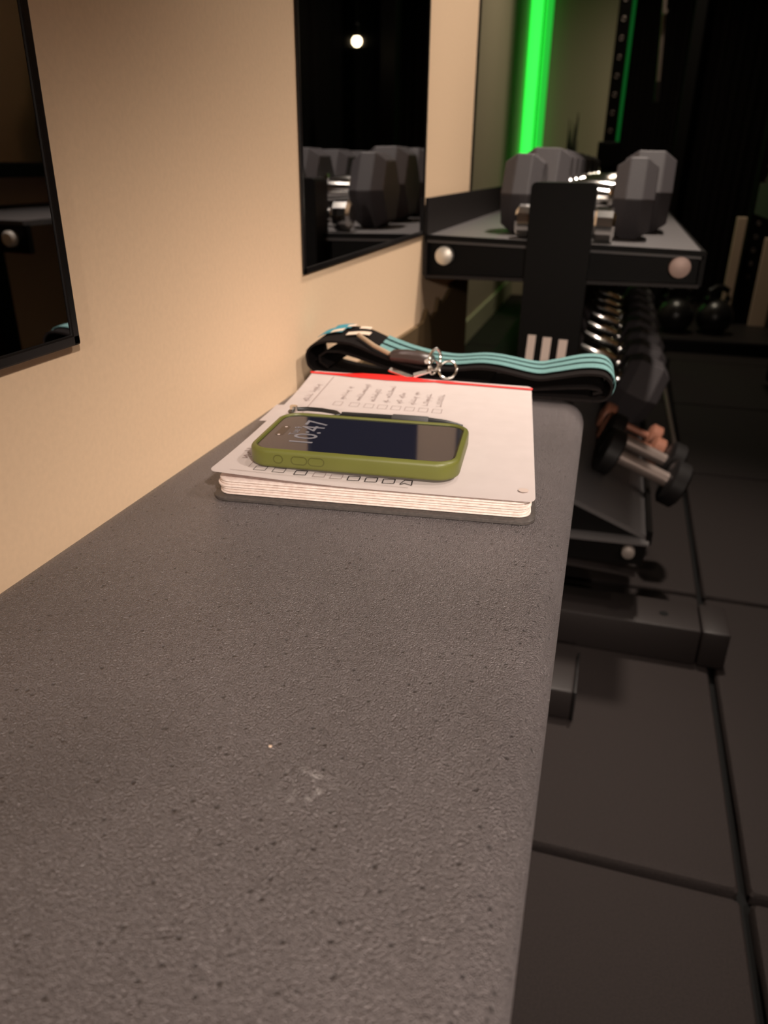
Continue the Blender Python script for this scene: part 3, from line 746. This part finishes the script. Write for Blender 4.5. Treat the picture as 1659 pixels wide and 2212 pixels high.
# pale boards standing in for strips of beige wall between the posts
for a, c, z1, lab in ((2.63, 2.85, -1.07, 'narrow pale board standing in for the wall left of the holed rack post'), (3.33, 3.70, -1.51, 'wider pale board standing in for the wall right of the holed rack post')):
    bd = MB().box(W(a, 20.7, -3.55), W(c, 20.85, z1), .002).build('pale_board', MAT['board']); tag(bd, lab, 'board', 'pale boards standing in for wall strips')
# power rack
pk = thing('power_rack', 'tall black power rack with holed uprights in the dark far end', 'rack', W(1.2, 20.6, -3.87))
def holed_post(x0, x1, y0, y1, z0, z1, hz):
    p_ = wbox('upright', (x0, y0, z0), (x1, y1, z1), MAT['black'], .004, pk)
    for z_ in hz:
        MB().tube([W((x0 + x1) / 2 + .042 * math.cos(a * PI / 6), y0 - .004, z_ + .042 * math.sin(a * PI / 6)) for a in range(12)], .0012, 6, True).build('hole_rim', MAT['greybar'], p_, True)
holed_post(-.62, -.36, 20.0, 20.36, -3.87, 8.4, [.72 + .36 * k for k in range(8)])
holed_post(2.94, 3.36, 21.0, 21.4, -3.87, 8.4, [-2.42 + .305 * k for k in range(9)])
holed_post(1.1, 1.4, 23.6, 23.9, -3.87, 8.4, [])
wbox('crossmember', (-.36, 20.05, 8.0), (2.94, 20.35, 8.3), MAT['black'], .004, pk)
wbox('crossmember', (2.94, 20.05, 8.0), (3.36, 21.0, 8.3), MAT['black'], .004, pk)
wbox('foot_plate', (-.75, 19.8, -3.87), (-.2, 20.6, -3.8), MAT['black'], .004, pk)
wbox('carriage', (-.72, 19.9, -.05), (-.26, 20.4, .50), MAT['black'], .008, pk)
bar = thing('hanging_bar', 'slim steel bar with a dark grip hanging in the power rack', 'bar', W(.39, 20.2, 1.3))
MB().tube([W(.02, 20.2, 7.98), W(.405, 20.2, 1.68)], .0085, 12).build('rod', MAT['greybar'], bar, True)
MB().tube([W(.405, 20.2, 1.70), W(.428, 20.2, 1.30)], .0115, 12).build('grip', MAT['lip'], bar, True)
MB().lathe([(-.01, .010), (.01, .010)], 14, 'Y', W(.345, 20.12, 3.0)).build('collar', MAT['greybar'], bar, True)
# plant
pt = thing('plant', 'dark potted plant with tall thin leaves behind the top-tray dumbbells', 'plant', W(-1.46, 22, -3.87))
MB().lathe([(0, .06), (.02, .07), (.24, .09), (.25, .095), (.23, .082)], 24, 'Z', W(-1.46, 22, -3.87)).build('pot', MAT['pot'], pt, True)
rr = random.Random(5)
for k in range(16):
    a = rr.uniform(0, 2 * PI); sp_ = rr.uniform(.03, .17); hz = rr.uniform(.3, 1.25)
    pts = []; 
    for q in range(6):
        t = q / 5; pts.append(W(-1.46 + sp_ * math.cos(a) * (t ** 1.5), 22 + sp_ * math.sin(a) * t, -2.75 + (hz + 2.75) * t))
    MB().tube(pts, [.007, .0085, .009, .009, .007, .001], 5).build('leaf', MAT['leaf'], pt, True)
# opposite rack, seen in the mirrors
r2_ = thing('dumbbell_rack', 'black dumbbell rack along the right side of the room, opposite the bench', 'rack', W(3.4, 11.5, -3.87))
prism_y('upper_tray', [(2.45, -.53), (4.45, -.53), (4.45, -.58), (2.45, -.58)], 6.3, 16.9, MAT['tray'], r2_)
prism_y('front_rail', [(2.42, -.26), (2.45, -.26), (2.45, -.80), (2.42, -.80)], 12.0, 16.9, MAT['hex'], r2_)
prism_y('end_plate', [(2.42, -.57), (4.45, -.57), (4.45, -.82), (2.42, -.82)], 6.3, 6.36, MAT['black'], r2_)
prism_y('lower_tray', [(2.42, -2.6), (4.45, -2.3), (4.45, -2.35), (2.42, -2.65)], 6.4, 12.0, MAT['tray'], r2_)
for y in (6.6, 16.4): wbox('upright', (3.2, y, -3.87), (3.65, y + .25, -.6), MAT['black'], .003, r2_)
for x in (2.60, 4.28):
    MB().lathe([(-.012, .011), (-.008, .0145), (.004, .0145)], 20, 'Y', W(x, 6.29, -.69)).build('bolt', MAT['bolt'], r2_, True)
G2 = 'hex dumbbells on the opposite rack'
E0 = hex_dumbbell(.72, .42, .62, 'grey hex dumbbell at the near end of the opposite rack, seen in the mirror', G2); put(E0, 3.2, 12.6, -.528)
for k in range(4):
    c = copy_tree(E0); c['label'] = ['second', 'third', 'fourth', 'fifth'][k] + ' grey hex dumbbell on the opposite rack, seen in the mirror'; put(c, 3.2, 13.5 + .9 * k, -.528)
sh = thing('wall_shelf', 'black shelf on the right wall holding a kettlebell, seen in the mirror', 'shelf', W(4.3, 9, -.2))
wbox('board', (3.7, 7.2, -.2), (XR, 12, -.05), MAT['black'], .003, sh)
wbox('support', (4.5, 7.4, -3.87), (4.7, 7.6, -.2), MAT['black'], 0, sh); wbox('support', (4.5, 11.6, -3.87), (4.7, 11.8, -.2), MAT['black'], 0, sh)
c = copy_tree(k1); c['label'] = 'black kettlebell on the wall shelf, seen in the left mirror'; del c['group']; put(c, 4.25, 9.6, -.048)
pdn = thing('pendant_lamp', 'small glowing pendant bulb, seen only in the wall mirror', 'lamp', W(3.5, 19.6, CEIL))
MB().tube([W(3.5, 19.6, CEIL), W(3.5, 19.6, 2.85)], .004, 8).build('cord', MAT['black'], pdn, True)
MB().lathe([(-.015, .014), (.03, .014), (.04, .006)], 16, 'Z', W(3.5, 19.6, 2.72)).build('socket', MAT['black'], pdn, True)
MB().lathe([(-.022 * math.cos(a * PI / 8) if a else -.022, max(.0005, .022 * math.sin(a * PI / 8))) for a in range(9)], 20, 'Z', W(3.5, 19.6, 2.55)).build('bulb', MAT['bulb'], pdn, True)
